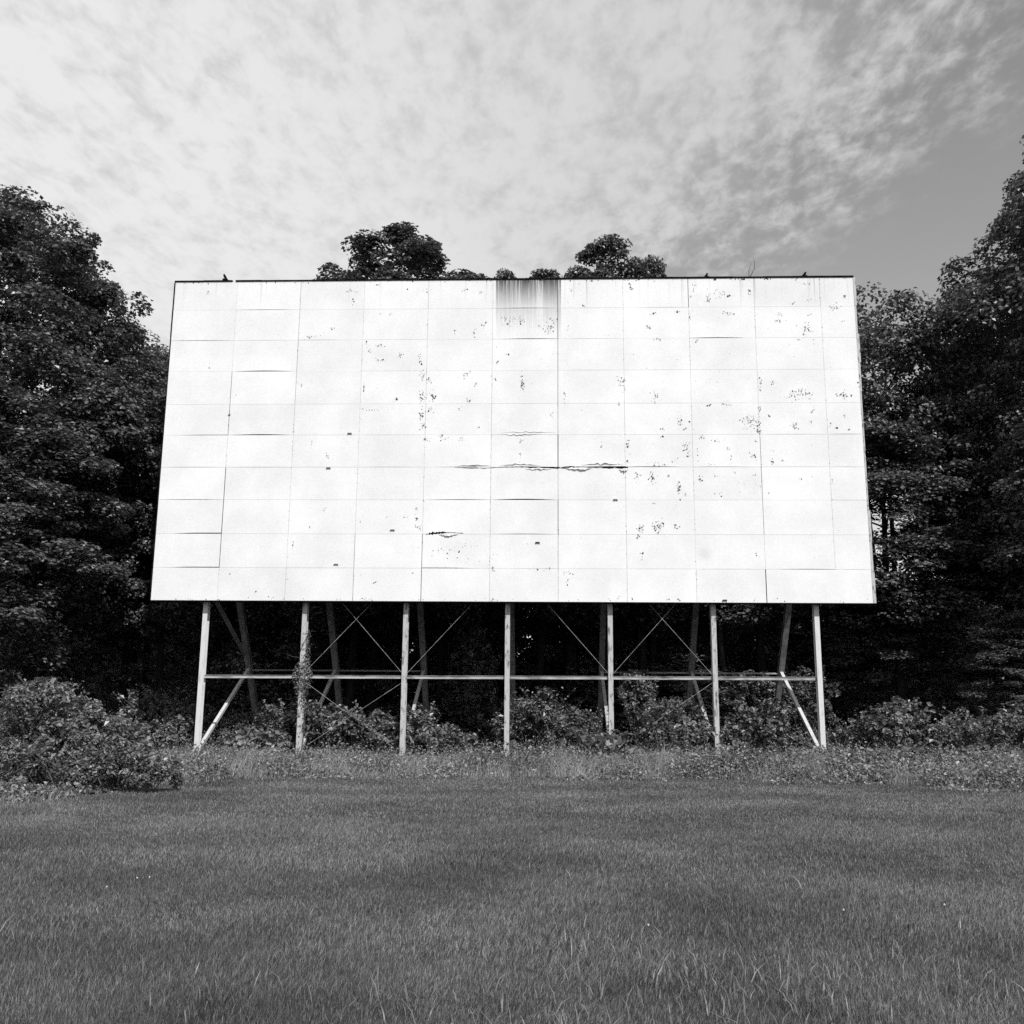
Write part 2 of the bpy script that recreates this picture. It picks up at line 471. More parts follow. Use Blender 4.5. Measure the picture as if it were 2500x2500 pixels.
# chipped and peeling paint, patch by patch (x, z, half width, half height, count)
CHIPS = [(-11.55,16.74,0.08,0.08,4),(-6.01,16.76,0.39,0.08,10),(-5.95,16.33,0.11,0.15,6),(-5.05,17.01,0.08,0.05,4),(-3.91,16.83,0.02,0.02,1),(-3.1,16.76,0.12,0.06,6),(-1.73,16.77,0.15,0.08,6),(-1.09,16.68,0.09,0.05,4),(-4.49,15.85,0.09,0.04,5),(-4.89,15.87,0.08,0.05,3),(-7.51,14.94,0.27,0.09,14),(-6.68,15.27,0.08,0.05,3),(-0.99,15.39,0.12,0.09,6),(-2.1,15.16,0.12,0.15,5),(-1.38,15.07,0.15,0.15,5),(-5.29,14.36,0.09,0.11,8),(-4.85,14.59,0.23,0.09,12),(-4.83,14.0,0.19,0.14,12),(-4.11,14.17,0.09,0.17,12),(-3.35,14.0,0.05,0.31,10),(-0.46,13.9,0.04,0.15,3),(-0.02,14.23,0.12,0.05,4),(-11.27,13.76,0.06,0.04,3),(-7.75,13.04,0.05,0.08,5),(-5.41,13.01,0.02,0.23,10),(-4.22,12.55,0.08,0.12,6),(-3.26,13.41,0.12,0.23,16),(-3.01,13.21,0.08,0.11,8),(-3.22,12.57,0.12,0.22,34),(-2.84,12.63,0.12,0.22,26),(-2.91,12.1,0.14,0.11,14),(-3.22,11.86,0.09,0.17,25),(-3.17,11.45,0.09,0.12,16),(-5.04,12.06,0.23,0.06,8),(-1.6,13.45,0.27,0.12,16),(-1.23,13.04,0.05,0.15,7),(-0.49,13.24,0.06,0.08,5),(0.5,13.03,0.07,0.27,20),(-1.48,12.42,0.08,0.09,12),(-0.64,13.03,0.04,0.04,2),(-1.81,12.06,0.06,0.11,4),(-1.13,11.42,0.08,0.03,3),(-10.42,11.9,0.06,0.06,7),(-10.19,12.67,0.03,0.03,2),(-2.41,11.01,0.19,0.14,10),(-1.71,10.92,0.12,0.06,5),(-3.0,10.97,0.15,0.08,8),(-6.66,10.33,0.05,0.12,6),(-7.27,10.73,0.02,0.19,4),(0.47,10.88,0.09,0.11,7),(0.43,10.32,0.05,0.12,6),(-6.69,8.3,0.06,0.08,7),(-7.2,7.68,0.03,0.05,3),(-3.71,8.05,0.06,0.06,6),(-4.39,8.03,0.03,0.03,2),(-3.31,7.99,0.06,0.11,11),(-3.24,7.66,0.11,0.11,9),(-5.37,7.87,0.03,0.03,2),(-3.32,8.35,0.03,0.09,4),(-7.78,6.94,0.03,0.23,7),(-4.79,5.63,0.07,0.03,5),(-7.91,5.76,0.05,0.02,2),(-5.26,5.9,0.02,0.02,1),(-3.41,6.01,0.05,0.02,2),(-1.79,6.72,1.16,0.46,34),(-0.53,6.15,0.06,0.11,14),(-5.09,5.07,0.23,0.06,7),(-10.33,5.01,0.06,0.03,4),(-0.51,5.05,0.06,0.06,8),(-5.37,14.67,0.03,0.15,3),(-10.01,5.96,0.03,0.03,2),(-9.04,5.28,0.03,0.03,2),(4.54,16.85,0.08,0.12,8),(2.76,16.12,0.06,0.06,6),(2.3,16.78,0.08,0.08,4),(2.18,16.27,0.04,0.05,2),(7.42,16.45,0.11,0.26,24),(7.89,16.57,0.27,0.15,16),(8.21,16.48,0.15,0.08,10),(8.96,16.65,0.05,0.14,9),(11.06,16.95,0.14,0.06,7),(12.48,16.4,0.08,0.06,10),(10.55,16.17,0.12,0.06,6),(11.18,16.3,0.09,0.09,4),(6.95,16.88,0.12,0.15,6),(6.79,16.45,0.06,0.08,5),(-0.01,15.53,0.27,0.17,26),(0.43,15.57,0.15,0.2,14),(1.39,15.22,0.29,0.2,34),(1.7,15.52,0.11,0.09,10),(2.18,15.3,0.04,0.15,4),(5.18,15.24,0.08,0.06,9),(5.35,15.79,0.15,0.05,6),(6.3,15.87,0.15,0.04,5),(6.73,15.69,0.03,0.19,5),(8.18,15.77,0.23,0.11,9),(10.06,15.72,0.15,0.11,8),(10.01,15.47,0.19,0.06,16),(10.97,15.09,0.23,0.26,32),(11.15,15.75,0.15,0.08,6),(12.1,16.0,0.31,0.11,12),(12.38,15.41,0.06,0.12,4),(5.49,14.78,0.23,0.06,10),(6.97,14.69,0.08,0.09,7),(10.72,14.75,0.06,0.04,4),(11.26,14.71,0.04,0.03,2),(0.51,13.03,0.07,0.26,20),(4.13,13.14,0.12,0.19,20),(4.26,12.89,0.05,0.15,8),(2.05,12.66,0.05,0.2,8),(5.36,12.56,0.19,0.19,18),(4.04,12.26,0.05,0.05,6),(7.36,12.23,0.09,0.05,8),(7.91,12.27,0.12,0.05,7),(9.71,13.08,0.12,0.09,6),(9.21,13.08,0.06,0.31,18),(10.46,12.59,0.39,0.23,46),(10.92,12.71,0.23,0.12,16),(12.18,12.58,0.23,0.15,30),(12.78,12.94,0.06,0.23,6),(9.5,11.83,0.06,0.06,6),(11.08,12.02,0.05,0.09,6),(11.01,11.58,0.05,0.06,5),(10.4,11.42,0.11,0.14,20),(12.21,11.78,0.03,0.11,4),(11.92,11.34,0.06,0.03,5),(12.38,11.3,0.05,0.03,4),(11.7,11.5,0.03,0.12,3),(6.27,11.59,0.11,0.25,24),(6.41,11.31,0.09,0.08,8),(6.58,11.59,0.05,0.05,3),(5.64,11.31,0.12,0.09,6),(8.84,11.59,0.29,0.28,60),(9.13,12.03,0.08,0.19,10),(9.1,11.23,0.09,0.09,16),(8.57,11.63,0.06,0.15,8),(1.55,11.89,0.05,0.12,5),(5.56,11.03,0.09,0.03,5),(7.02,10.99,0.15,0.08,10),(7.51,10.87,0.12,0.08,9),(6.47,10.67,0.15,0.2,20),(6.54,10.35,0.12,0.11,10),(4.36,10.75,0.08,0.17,16),(4.32,10.12,0.03,0.12,5),(6.85,10.51,0.04,0.12,6),(8.0,10.59,0.08,0.04,6),(8.07,10.23,0.04,0.09,5),(8.87,10.31,0.15,0.11,14),(8.97,10.87,0.08,0.05,4),(9.54,10.08,0.08,0.09,8),(9.89,10.11,0.05,0.04,6),(5.31,10.0,0.19,0.09,12),(5.69,9.96,0.12,0.04,6),(6.08,10.16,0.15,0.11,6),(7.3,10.0,0.15,0.05,5),(5.22,9.45,0.12,0.23,28),(4.69,9.53,0.11,0.19,12),(5.8,9.57,0.06,0.04,6),(6.17,9.13,0.07,0.35,26),(6.39,8.9,0.05,0.08,6),(6.97,9.45,0.11,0.14,10),(7.47,9.56,0.08,0.03,4),(7.64,8.9,0.05,0.08,5),(8.2,9.68,0.04,0.05,4),(8.88,9.6,0.06,0.03,4),(10.54,9.45,0.04,0.02,3),(11.65,9.37,0.03,0.09,5),(4.73,7.62,0.11,0.12,22),(5.38,7.77,0.2,0.2,46),(6.0,7.72,0.08,0.08,10),(5.37,7.5,0.06,0.06,6),(4.73,7.35,0.11,0.06,7),(4.81,6.74,0.05,0.05,8),(4.79,6.55,0.03,0.08,4),(2.19,6.01,0.15,0.06,11),(2.15,5.66,0.03,0.12,5),(5.28,8.55,0.06,0.05,3),(1.24,6.19,0.46,0.06,5),(3.94,5.14,0.05,0.08,5),(4.43,5.11,0.05,0.03,3),(6.03,5.08,0.08,0.04,4),(5.66,5.08,0.06,0.05,3),(8.7,17.12,0.23,0.03,12),(9.65,17.13,0.12,0.02,6),(3.4,10.64,0.03,0.23,4),(-0.43,13.94,0.05,0.06,3),(8.84,6.71,0.05,0.09,4),(8.41,9.13,0.77,0.46,10)]
cvs, cfs, crn, cn = [], [[], [], []], [[], [], []], 0
def chip(x, z, s, rng):
    global cn
    k = int(rng.integers(4, 7))
    a0 = rng.uniform(0, 6.28)
    el = rng.uniform(0.35, 1.0)
    ro = rng.uniform(0, 6.28)
    pts = []
    for i in range(k):
        a = a0 + 6.283 * i / k + rng.uniform(-.3, .3)
        rr = s * rng.uniform(.5, 1.1)
        u, v = rr * math.cos(a), rr * math.sin(a) * el
        pts.append((x + u * math.cos(ro) - v * math.sin(ro), -.0095 - rng.uniform(0, .003), z + u * math.sin(ro) + v * math.cos(ro)))
    cvs.extend(pts)
    cfs[k - 4].append(list(range(cn, cn + k)))
    crn[k - 4].append(rng.uniform() ** 1.6)
    cn += k
for (x, z, rx, rz_, n) in CHIPS:
    for _ in range(int(n * 1.15) + 1):
        big = rng.uniform() < .22
        chip(x + rng.normal(0, .55) * rx, z + rng.normal(0, .55) * rz_, rng.uniform(.022, .048) if big else rng.uniform(.008, .026), rng)
for _ in range(520):                                         # stray specks, denser on the right and upper part
    x = rng.uniform(-12.7, 12.7)
    z = rng.uniform(5.1, 17.1)
    if rng.uniform() < (.25 + .75 * (x > 0)) * (.35 + .65 * (z > 9.9)) and not (-SX < x < -8 and z < 12 and rng.uniform() < .7):
        chip(x, z, rng.uniform(.006, .017), rng)
for c in range(1, 11):                                       # specks along the upright joints
    for _ in range(60):
        z = rng.uniform(5.05, 17.1)
        if c == 10 and z < 6.17:
            continue
        chip(cx[c] + rng.normal(0, .012), z, rng.uniform(.006, .017), rng)
for _ in range(70):
    chip(rng.uniform(-12.7, 12.7), SB + abs(rng.normal(0, .05)) + .02, rng.uniform(.006, .03), rng)
for _ in range(110):
    x = rng.uniform(-12.7, 12.7)
    chip(x, ST - abs(rng.normal(0, .04)) - .01, rng.uniform(.008, .05) * (1.4 if 7.5 < x < 10 else .8), rng)
add_obj('chipped_paint', mesh_np('chipped_paint', np.array(cvs), [np.array(f) for f in cfs], M_CHIP, rnd=sum(crn, [])), screen)

# torn seam across the middle, and the sprung board lower down: ragged dark openings with curled white strips
def ragged(pts, thick, y, n, rng, up=.5):
    pts = np.array(pts)
    t_ = np.linspace(0, 1, n)
    k = np.linspace(0, 1, len(pts))
    x = np.interp(t_, k, pts[:, 0])
    z = np.interp(t_, k, pts[:, 1]) + rng.normal(0, .004, n)
    th = np.interp(t_, k, thick) * rng.uniform(.15, 1.35, n)
    v = np.concatenate([np.stack([x, np.full(n, y), z + th * up], 1), np.stack([x, np.full(n, y), z - th * (1 - up)], 1)])
    f = [(i, i + 1, n + i + 1, n + i) for i in range(n - 1)]
    return v, np.array(f)
tear = [(-1.97, 9.88), (-1.3, 9.86), (-.85, 9.84), (-.46, 9.88), (.1, 9.9), (.54, 9.9), (1.1, 9.88), (1.7, 9.87), (1.93, 9.86), (2.3, 9.9), (2.62, 9.9), (3.24, 9.87), (3.7, 9.87), (4.35, 9.885)]
tv, tf = ragged(tear, [.006, .022, .012, .016, .026, .034, .026, .04, .07, .04, .014, .018, .05, .09], -.012, 70, rng)
wv, wf = ragged([(-2.96, 7.40), (-2.75, 7.44), (-2.45, 7.465), (-2.1, 7.475), (-1.6, 7.45)], [.03, .10, .07, .03, .01], -.012, 26, rng)
dv, df = ragged([(-.49, 9.7), (-.47, 9.5), (-.46, 9.3)], [.03, .04, .01], -.012, 4, rng)
v_ = np.concatenate([tv, wv])
f_ = np.concatenate([tf, wf + len(tv)])
add_obj('torn_seam', mesh_np('torn_seam', v_, [f_], M_CAP), screen)
for (xa, xb, zc, hh) in ((-1.9, -.6, 9.93, .035), (-.4, 1.2, 9.95, .04), (2.0, 3.1, 9.85, -.06), (2.6, 4.2, 9.97, .05), (.6, 1.6, 9.83, -.035), (-2.5, -1.75, 7.40, -.05), (-.4, 1.8, 11.19, .02), (-.3, 1.2, 11.13, -.02), (4.0, 4.35, 9.80, -.07)):
    n = 16
    x = np.linspace(xa, xb, n)
    z = zc + rng.normal(0, .012, n)
    e = np.sin(np.linspace(0, math.pi, n)) * rng.uniform(.6, 1.3, n)
    a = np.stack([x, np.full(n, -.014), z], 1)
    b = np.stack([x, -.014 - abs(hh) * .9 * e, z + hh * e], 1)
    add_obj('curled_strip', mesh_np('curled_strip', np.concatenate([a, b]), [np.array([(i, i + 1, n + i + 1, n + i) for i in range(n - 1)])], M_CURL, rnd=rng.uniform(size=n - 1)), screen)
for (x, z) in ((-5.87, 11.17), (-6.6, 9.86), (-4.17, 7.56), (-6.17, 6.3), (1.07, 7.11), (7.66, 5.07), (3.87, 8.68)):
    mb = MB()
    mb.box(x - .075, x + .075, -.05, -.012, z - .008, z + .018)
    mb.box(x - .075, x - .062, -.03, -.012, z - .05, z - .008)
    mb.box(x + .062, x + .075, -.03, -.012, z - .05, z - .008)
    mb.build('clip', M_CAP if z < 7.3 and x > 0 else M_LEG, screen)

# dark flashing round the board
rr = np.random.default_rng(3)
mb = MB()
xe = np.linspace(-SX - .03, SX + .03, 24)
for i in range(23):
    if i == 2:
        mb.box(xe[i] + .12, xe[i + 1] - .004, -.035, .30, ST + .004 + rr.uniform(0, .01), ST + .05 + rr.uniform(0, .015))
    else:
        mb.box(xe[i], xe[i + 1] - .004, -.035, .30, ST + .003 + rr.uniform(0, .006), ST + .045 + rr.uniform(0, .02))
mb.build('top_flashing', M_CAP, screen)
for sgn in (-1, 1):
    mb = MB()
    ze = np.linspace(SB, ST - .004, 12)
    for i in range(11):
        x0 = SX + .006
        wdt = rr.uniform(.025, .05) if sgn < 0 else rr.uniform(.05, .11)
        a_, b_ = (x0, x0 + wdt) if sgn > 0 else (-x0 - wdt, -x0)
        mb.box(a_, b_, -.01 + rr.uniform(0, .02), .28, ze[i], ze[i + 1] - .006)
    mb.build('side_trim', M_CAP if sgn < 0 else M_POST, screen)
mb = MB()
mb.box(-SX, SX, .004, .3, SB - .035, SB - .004)
mb.build('bottom_trim', M_CAP, screen)

# three broken angle brackets on the top edge
def bracket(x, lean, tall):
    v = []
    prof = [(-.13, 0), (.15, 0), (.05, .10), (-.06, .30), (-.12, .31), (-.10, .17), (-.05, .11), (-.14, .12)]
    prof = [(p * lean, q * tall) for p, q in prof]
    n = len(prof)
    for yy in (.05, .13):
        v += [(x + p, yy, ST + .055 + q) for p, q in prof]
    me = bpy.data.meshes.new('bracket')
    fs = [list(range(n)), list(range(2 * n - 1, n - 1, -1))] + [(i, (i + 1) % n, n + (i + 1) % n, n + i) for i in range(n)]
    me.from_pydata(v, [], fs)
    me.materials.append(M_CAP)
    add_obj('bracket', me, screen)
bracket(-10.9, 1, .95)
bracket(7.37, -.8, .62)
bracket(11.02, -1, .66)

PX = [-10.95, -7.32, -3.66, 0.0, 3.66, 7.32, 10.95]
for i, x in enumerate(PX):
    mb = MB()
    mb.ibeam((x, .52, -1.3), (x, .52, ST - .05), .17, .26, .02, (0, 1, 0))
    mb.build('front_post', M_POSTC if i in (0, 6) else M_POST, screen)
    mb = MB()
    mb.ibeam((x, 8.9, -1.39), (x, .80, 10.4), .22, .25, .02, (0, 1, .7))
    mb.build('rear_leg', M_LEG, screen)
    mb = MB()
    mb.bar((x, .64, -.25), (x, 5.95, 2.72), .12, .12, (0, -.5, 1))
    if i not in (3,):
        mb.build('knee_brace', M_POSTC if i in (0, 6) else M_POST, screen)
mb = MB()
mb.bar((PX[0], .65, 5.5), (PX[0], 5.3, 3.3), .12, .12, (0, .5, 1))
mb.build('upper_brace', M_LEG, screen)
for i in range(6):
    mb = MB()
    mb.ibeam((PX[i] + .087, .52, 2.31 + .012 * i), (PX[i + 1] - .087, .52, 2.322 + .012 * i), .06, .115, .012, (0, 0, 1))
    mb.build('crossbeam', M_BEAM, screen)
for a, b in ((0, 2), (4, 6)):
    mb = MB()
    mb.bar((PX[a] + .11, 6.02, 2.69), (PX[b] - .11, 6.02, 2.69), .06, .06)
    mb.build('rear_beam', M_LEG if a == 0 else M_BEAM, screen)  # left beam gets the shade-darkened paint, right one the lighter tone
for z in (5.3, 7.6, 10.2, 12.8, 15.4, 16.9):
    mb = MB()
    mb.box(-SX + .05, SX - .05, .08, .385, z - .06, z + .06)
    mb.build('girt', M_LEG, screen)
RODS = [((-7.26, 2.45), (-4.7, 5.18)), ((-3.72, 2.45), (-6.2, 5.2)), ((-7.26, 2.18), (-3.98, -.1)), ((-3.72, 2.15), (-7.1, -.1)),
        ((-3.6, 2.43), (-1.05, 5.2)), ((3.6, 2.48), (1.2, 5.2)), ((3.72, 2.47), (6.2, 5.2)), ((7.26, 2.45), (4.85, 5.2)), ((7.26, 2.24), (5.1, .78))]
for (a, b) in RODS:
    mb = MB()
    mb.tube([(a[0], .46, a[1]), (b[0], .46, b[1])], .0075, 6)
    mb.build('tie_rod', M_ROD, screen)

# bare twig growing from the top edge
tw = MB()
tw.tube([(9.02, .12, ST + .05), (9.12, .13, 17.42), (9.22, .12, 17.60), (9.23, .10, 17.84), (9.20, .1, 18.07)], [.02, .016, .013, .010, .005], 5)
tw.tube([(9.03, .12, ST + .05), (9.01, .14, 17.40), (9.02, .14, 17.58), (9.09, .12, 17.78), (9.13, .12, 17.88)], [.014, .012, .010, .007, .004], 5)
tag(tw.build('bare_twig', M_TWIG), 'thin bare forked twig standing up from the top edge of the screen', 'twig')

# ------------------------------------------------------------------ trees
def crown_mesh(name, seed, center, radii, nclump, nleaf, rc, leaf=.22, mat=None, low=-1.0, lump=.22, shell=.55, bough=1.5):
    rng = np.random.default_rng(seed)
    center, radii = np.array(center, float), np.array(radii, float)
    ph = rng.uniform(0, 6.28, (5, 3))
    fr = rng.integers(2, 5, (5, 3))
    def shell_dir():
        while True:
            d = rng.normal(size=3)
            d /= np.linalg.norm(d)
            if d[2] > low:
                bump = sum(math.sin(fr[i, 0] * d[0] * 2 + ph[i, 0]) * math.sin(fr[i, 1] * d[1] * 2 + ph[i, 1]) * math.cos(fr[i, 2] * d[2] * 2 + ph[i, 2]) for i in range(5))
                return d, 1 + lump * bump * .6
    C, D = [], []
    nfill = int(nclump * .42)
    for _ in range(nfill):                                    # loose inner fill
        d, e = shell_dir()
        C.append(center + radii * d * e * (1 - (1 - shell) * rng.uniform(.05, 1.0)))
        D.append(d)
    per = 9
    mean_r = (radii[0] * radii[1] * radii[2]) ** (1 / 3)
    br = bough * mean_r / 8.0                                 # boughs: domes of leaf clumps with dark hollows between
    while len(C) < nclump:
        d, e = shell_dir()
        bc = center + radii * d * e * rng.uniform(.84, .95)
        r_ = br * rng.uniform(.6, 1.3)
        for _ in range(per):
            if len(C) >= nclump:
                break
            g = unit(rng.normal(size=3) + d * .7 + np.array((0, 0, .55)))
            C.append(bc + g * r_ * np.array((1.1, 1.1, .62)) * rng.uniform(.6, 1.0))
            D.append(unit(d * .5 + g * .5))
    C, D = np.array(C), np.array(D)
    rcs = rc * rng.uniform(.55, 1.35, nclump)
    n = nclump * nleaf
    ci = np.repeat(np.arange(nclump), nleaf)
    d = unit(rng.normal(size=(n, 3)) + D[ci] * .35 + np.array((0, 0, .45)))
    rad = rcs[ci] * (1 - .55 * rng.uniform(size=n) ** 2)
    P = C[ci] + d * rad[:, None] * np.array((1.15, 1.15, .68))
    N = unit(d * .45 + np.array((0, 0, .75)) + D[ci] * .15 + rng.normal(0, .38, (n, 3)))
    tone = np.clip(rng.uniform(size=n) * .7 + np.repeat(rng.uniform(size=nclump), nleaf) * .3, 0, 1)
    me = mesh_np(name, leaf_quads(P, N, leaf, rng, .78), [quads_idx(n)], mat or M_LEAF, rnd=tone)
    return me, C

def trunk_mesh(name, seed, top, r0, C, nb=12, mat=None, bend=.4):
    rng = np.random.default_rng(seed)
    mb = MB()
    k = 9
    z = np.linspace(-1.0, top, k)
    off = np.cumsum(rng.normal(0, bend / 3, (k, 2)), 0) * (np.linspace(0, 1, k)[:, None])
    pts = np.concatenate([off, z[:, None]], 1)
    rad = r0 * (1 - .8 * np.linspace(0, 1, k) ** 1.1)
    rad[0] *= 1.5
    rad[1] *= 1.12
    mb.tube(pts, rad, 10)
    for j in rng.choice(len(C), min(nb, len(C)), replace=False):
        e = C[j]
        hz = np.clip(e[2] - np.hypot(e[0], e[1]) * rng.uniform(.4, .9), top * .25, top * .92)
        b = np.array([np.interp(hz, z, pts[:, 0]), np.interp(hz, z, pts[:, 1]), hz])
        m1 = b + (e - b) * .5 + np.array((0, 0, .06)) * np.linalg.norm(e - b) + rng.normal(0, .15, 3)
        rb = np.interp(hz, z, rad) * .5
        mb.tube([b, m1, e], [rb, rb * .6, rb * .18], 6)
    return mb.mesh(name, mat or M_BARK, smooth=True)

KIND = {}
def kind(key, seed, center, radii, nclump, nleaf, rc, trunk_top, r0, **kw):
    nb = kw.pop('nb', 14)
    bark = kw.pop('bark', None)
    cm, C = crown_mesh('crown_' + key, seed, center, radii, nclump, nleaf, rc, **kw)
    KIND[key] = (cm, trunk_mesh('trunk_' + key, seed + 1, trunk_top, r0, C, nb, bark))
kind('broad', 21, (0, 0, 12.4), (7.0, 7.0, 11.6), 1900, 100, .62, 19, .42, low=-.92, lump=.07, leaf=.175, shell=.7, bough=1.55)
kind('broad2', 22, (0, 0, 12.4), (7.0, 7.0, 11.6), 1900, 100, .62, 19, .40, low=-.92, lump=.09, leaf=.175, shell=.7, bough=1.55)
kind('mid', 31, (0, 0, 11.2), (4.3, 4.3, 8.6), 800, 95, .60, 17, .26, low=-.95, lump=.10, leaf=.17, shell=.62)
kind('mid2', 37, (0, 0, 12.6), (4.0, 4.0, 7.2), 720, 95, .60, 17, .24, low=-.9, lump=.13, leaf=.17, shell=.62)
kind('tall', 41, (0, 0, 15.0), (3.6, 3.6, 5.2), 300, 56, .80, 17, .22, low=-.8, lump=.25)
kind('tall2', 43, (0, 0, 14.2), (4.0, 4.0, 6.0), 340, 56, .80, 17, .28, low=-.8, lump=.25)
kind('small', 51, (0, 0, 3.6), (2.6, 2.6, 3.4), 230, 50, .5, 5.2, .07, low=-.95, lump=.25, leaf=.17, nb=10, mat=M_LEAF2)
kind('airy', 61, (0, 0, 17.5), (2.6, 2.6, 6.8), 260, 80, .55, 22, .2, low=-.9, lump=.14, shell=.45, leaf=.19)
kind('puffy', 63, (0, 0, 20.0), (4.2, 4.2, 6.4), 800, 95, .6, 23, .3, low=-.9, lump=.10, leaf=.2)
kind('puffy2', 65, (0, 0, 20.6), (2.4, 2.4, 5.6), 420, 90, .5, 23, .22, low=-.9, lump=.10, leaf=.2)

def tree(key, x, y, label, cat='tree', name='broadleaf_tree', rot=0.0, s=1.0, sz=None, group=None, bark=None):
    rt = thing(name, label, cat, (x, y, float(gz(x, y))), rot, (s, s, sz or s), group)
    cm, tm = KIND[key]
    tb = add_obj('trunk', tm, rt)
    add_obj('crown', cm, rt)
    return rt

EDGE_GROUP = 'big trees at the edge of the woods'
tree('broad', -23.9, 6.5, 'tallest broad dark maple tree left of the screen with a rounded dome top', rot=.4, s=1.12, sz=1.04, group=EDGE_GROUP)
tree('mid', -20.3, 1.8, 'lower leafy tree in front of the tall left maple with drooping sunlit boughs', rot=2.1, s=1.05, sz=.72, group=EDGE_GROUP)
tree('mid2', -25.0, -1.0, 'leafy tree cut off by the left edge of the photo above the big bush', rot=4.0, s=1.05, sz=.60, group=EDGE_GROUP)
tree('mid', -20.6, 7.2, 'tree filling out the right flank of the tall left maple beside the screen', rot=5.0, s=.95, sz=1.11, group=EDGE_GROUP)
tree('mid', -18.6, 11.5, 'tree whose small top shows just left of the screen behind the tall left maple', rot=.9, s=.95, sz=.95, group=EDGE_GROUP)
tree('mid2', -15.6, 8.5, 'dark tree standing close behind the left edge of the screen', rot=1.7, s=.8, sz=.80, group=EDGE_GROUP)
tree('broad2', 27.6, 6.5, 'tallest dark tree rising past the right edge of the photo', rot=1.2, s=1.10, sz=1.20, group=EDGE_GROUP)
tree('mid', 24.0, 2.5, 'bushy tree with sunlit boughs in front of the tallest right tree', rot=5.1, s=1.0, sz=.80, group=EDGE_GROUP)
tree('mid2', 22.7, 11.5, 'ragged-topped tree between the screen and the tallest right tree', rot=3.3, s=.88, sz=1.10, group=EDGE_GROUP)
tree('tall', 17.0, 9.5, 'slender tree with open tufted top right beside the upper right corner of the screen', rot=.3, s=.85, sz=1.06, group=EDGE_GROUP)
tree('tall2', 14.9, 14.0, 'tree filling the gap behind the slender tufted tree right of the screen', rot=2.3, s=.95, sz=1.08, group=EDGE_GROUP)
tree('mid2', 16.3, 12.0, 'low bushy tree under the slender tufted tree right of the screen', rot=2.9, s=.8, sz=.40, group=EDGE_GROUP)
tree('mid', 22.0, 9.5, 'low bushy tree under the ragged-topped tree at right', rot=.2, s=.85, sz=.56, group=EDGE_GROUP)
tree('mid', 20.0, 4.0, 'small bushy tree nearest the lawn at right', rot=3.9, s=.55, sz=.30, group=EDGE_GROUP)
tree('puffy', -7.1, 14.0, 'wide rounded treetop rising above the left half of the screen', rot=.5, s=1.16, sz=1.025, group='treetops above the screen')
tree('puffy2', 4.8, 14.0, 'narrow rounded treetop rising above the screen right of its middle', rot=1.0, s=.76, sz=1.035, group='treetops above the screen')
tree('airy', 1.75, 16.0, 'low treetop barely clearing the screen between the two large treetops', rot=1.9, s=.85, sz=1.075, group='treetops above the screen')
tree('airy', -.55, 17.0, 'smallest treetop peeping over the streaky stained panel of the screen', rot=3.0, s=.6, sz=1.085, group='treetops above the screen')
tree('airy', 7.0, 15.0, 'small tufted treetop just right of the narrow rounded treetop over the screen', rot=4.4, s=.62, sz=1.07, group='treetops above the screen')

# the shaded woods behind: trunks and crowns, each tree its own
rw = random.Random(8)
WOODS = 'trees in the dark woods behind the screen'
def on_gap(x, y):        # the thin spot in the woods right of the screen where sky shows through
    return abs(x - (1.35 + .372 * (y + 34.1))) < 5.6 and y > 12
cols = {0: 'tall', 1: 'tall2', 2: 'mid2', 3: 'tall'}
for row, y0 in enumerate((11.6, 17.5, 24, 32, 40, 49)):
    half = 20 + row * 4.5
    n = 11 + row
    for k in range(n):
        x = -half + 2 * half * (k + .5) / n + rw.uniform(-1.6, 1.6) + .6
        y = y0 + rw.uniform(-2, 2)
        if on_gap(x, y):
            continue
        lim = 17.3 + .46 * y
        key = ('mid2' if row == 0 else cols[rw.randrange(4)]) if row < 3 else ('mid', 'mid2', 'tall2')[rw.randrange(3)]  # front row's low crowns put in to keep sun off the trunks behind
        top = 20.0
        s = rw.uniform(.9, 1.2)
        sz = min((lim - 1.6) / top * rw.uniform(.86, .97), 1.5) * (.97 if row else .93)
        tree(key, x, y, 'dark tree deep in the shaded woods behind the screen', rot=rw.uniform(0, 6.28), s=s, sz=sz, group=WOODS, name='woodland_tree')
UNDER = 'understory bushes in the dark woods'
for row, (y0, n, half) in enumerate(((11, 9, 18), (17, 10, 24), (24, 12, 30), (30, 14, 36), (37, 16, 42), (44, 18, 50), (54, 20, 62))):
    for k in range(n):
        x = -half + 2 * half * (k + .5) / n + rw.uniform(-1.2, 1.2) + .8
        y = y0 + rw.uniform(-1.6, 1.6)
        if on_gap(x, y) and row > 1:
            s, sz = 1.4, 1.15 + .1 * row
        else:
            s = rw.uniform(.7, 1.2) * (1 + .12 * row)
            sz = s * rw.uniform(.6, 1.0) * (.55 if row == 0 and abs(x) < 12 else 1.0) * (1.35 if row >= 3 else 1)
        tree('small', x, y, 'dim understory bush among the trunks of the shaded woods', 'bush', 'understory_bush', rw.uniform(0, 6.28), s, sz, UNDER)

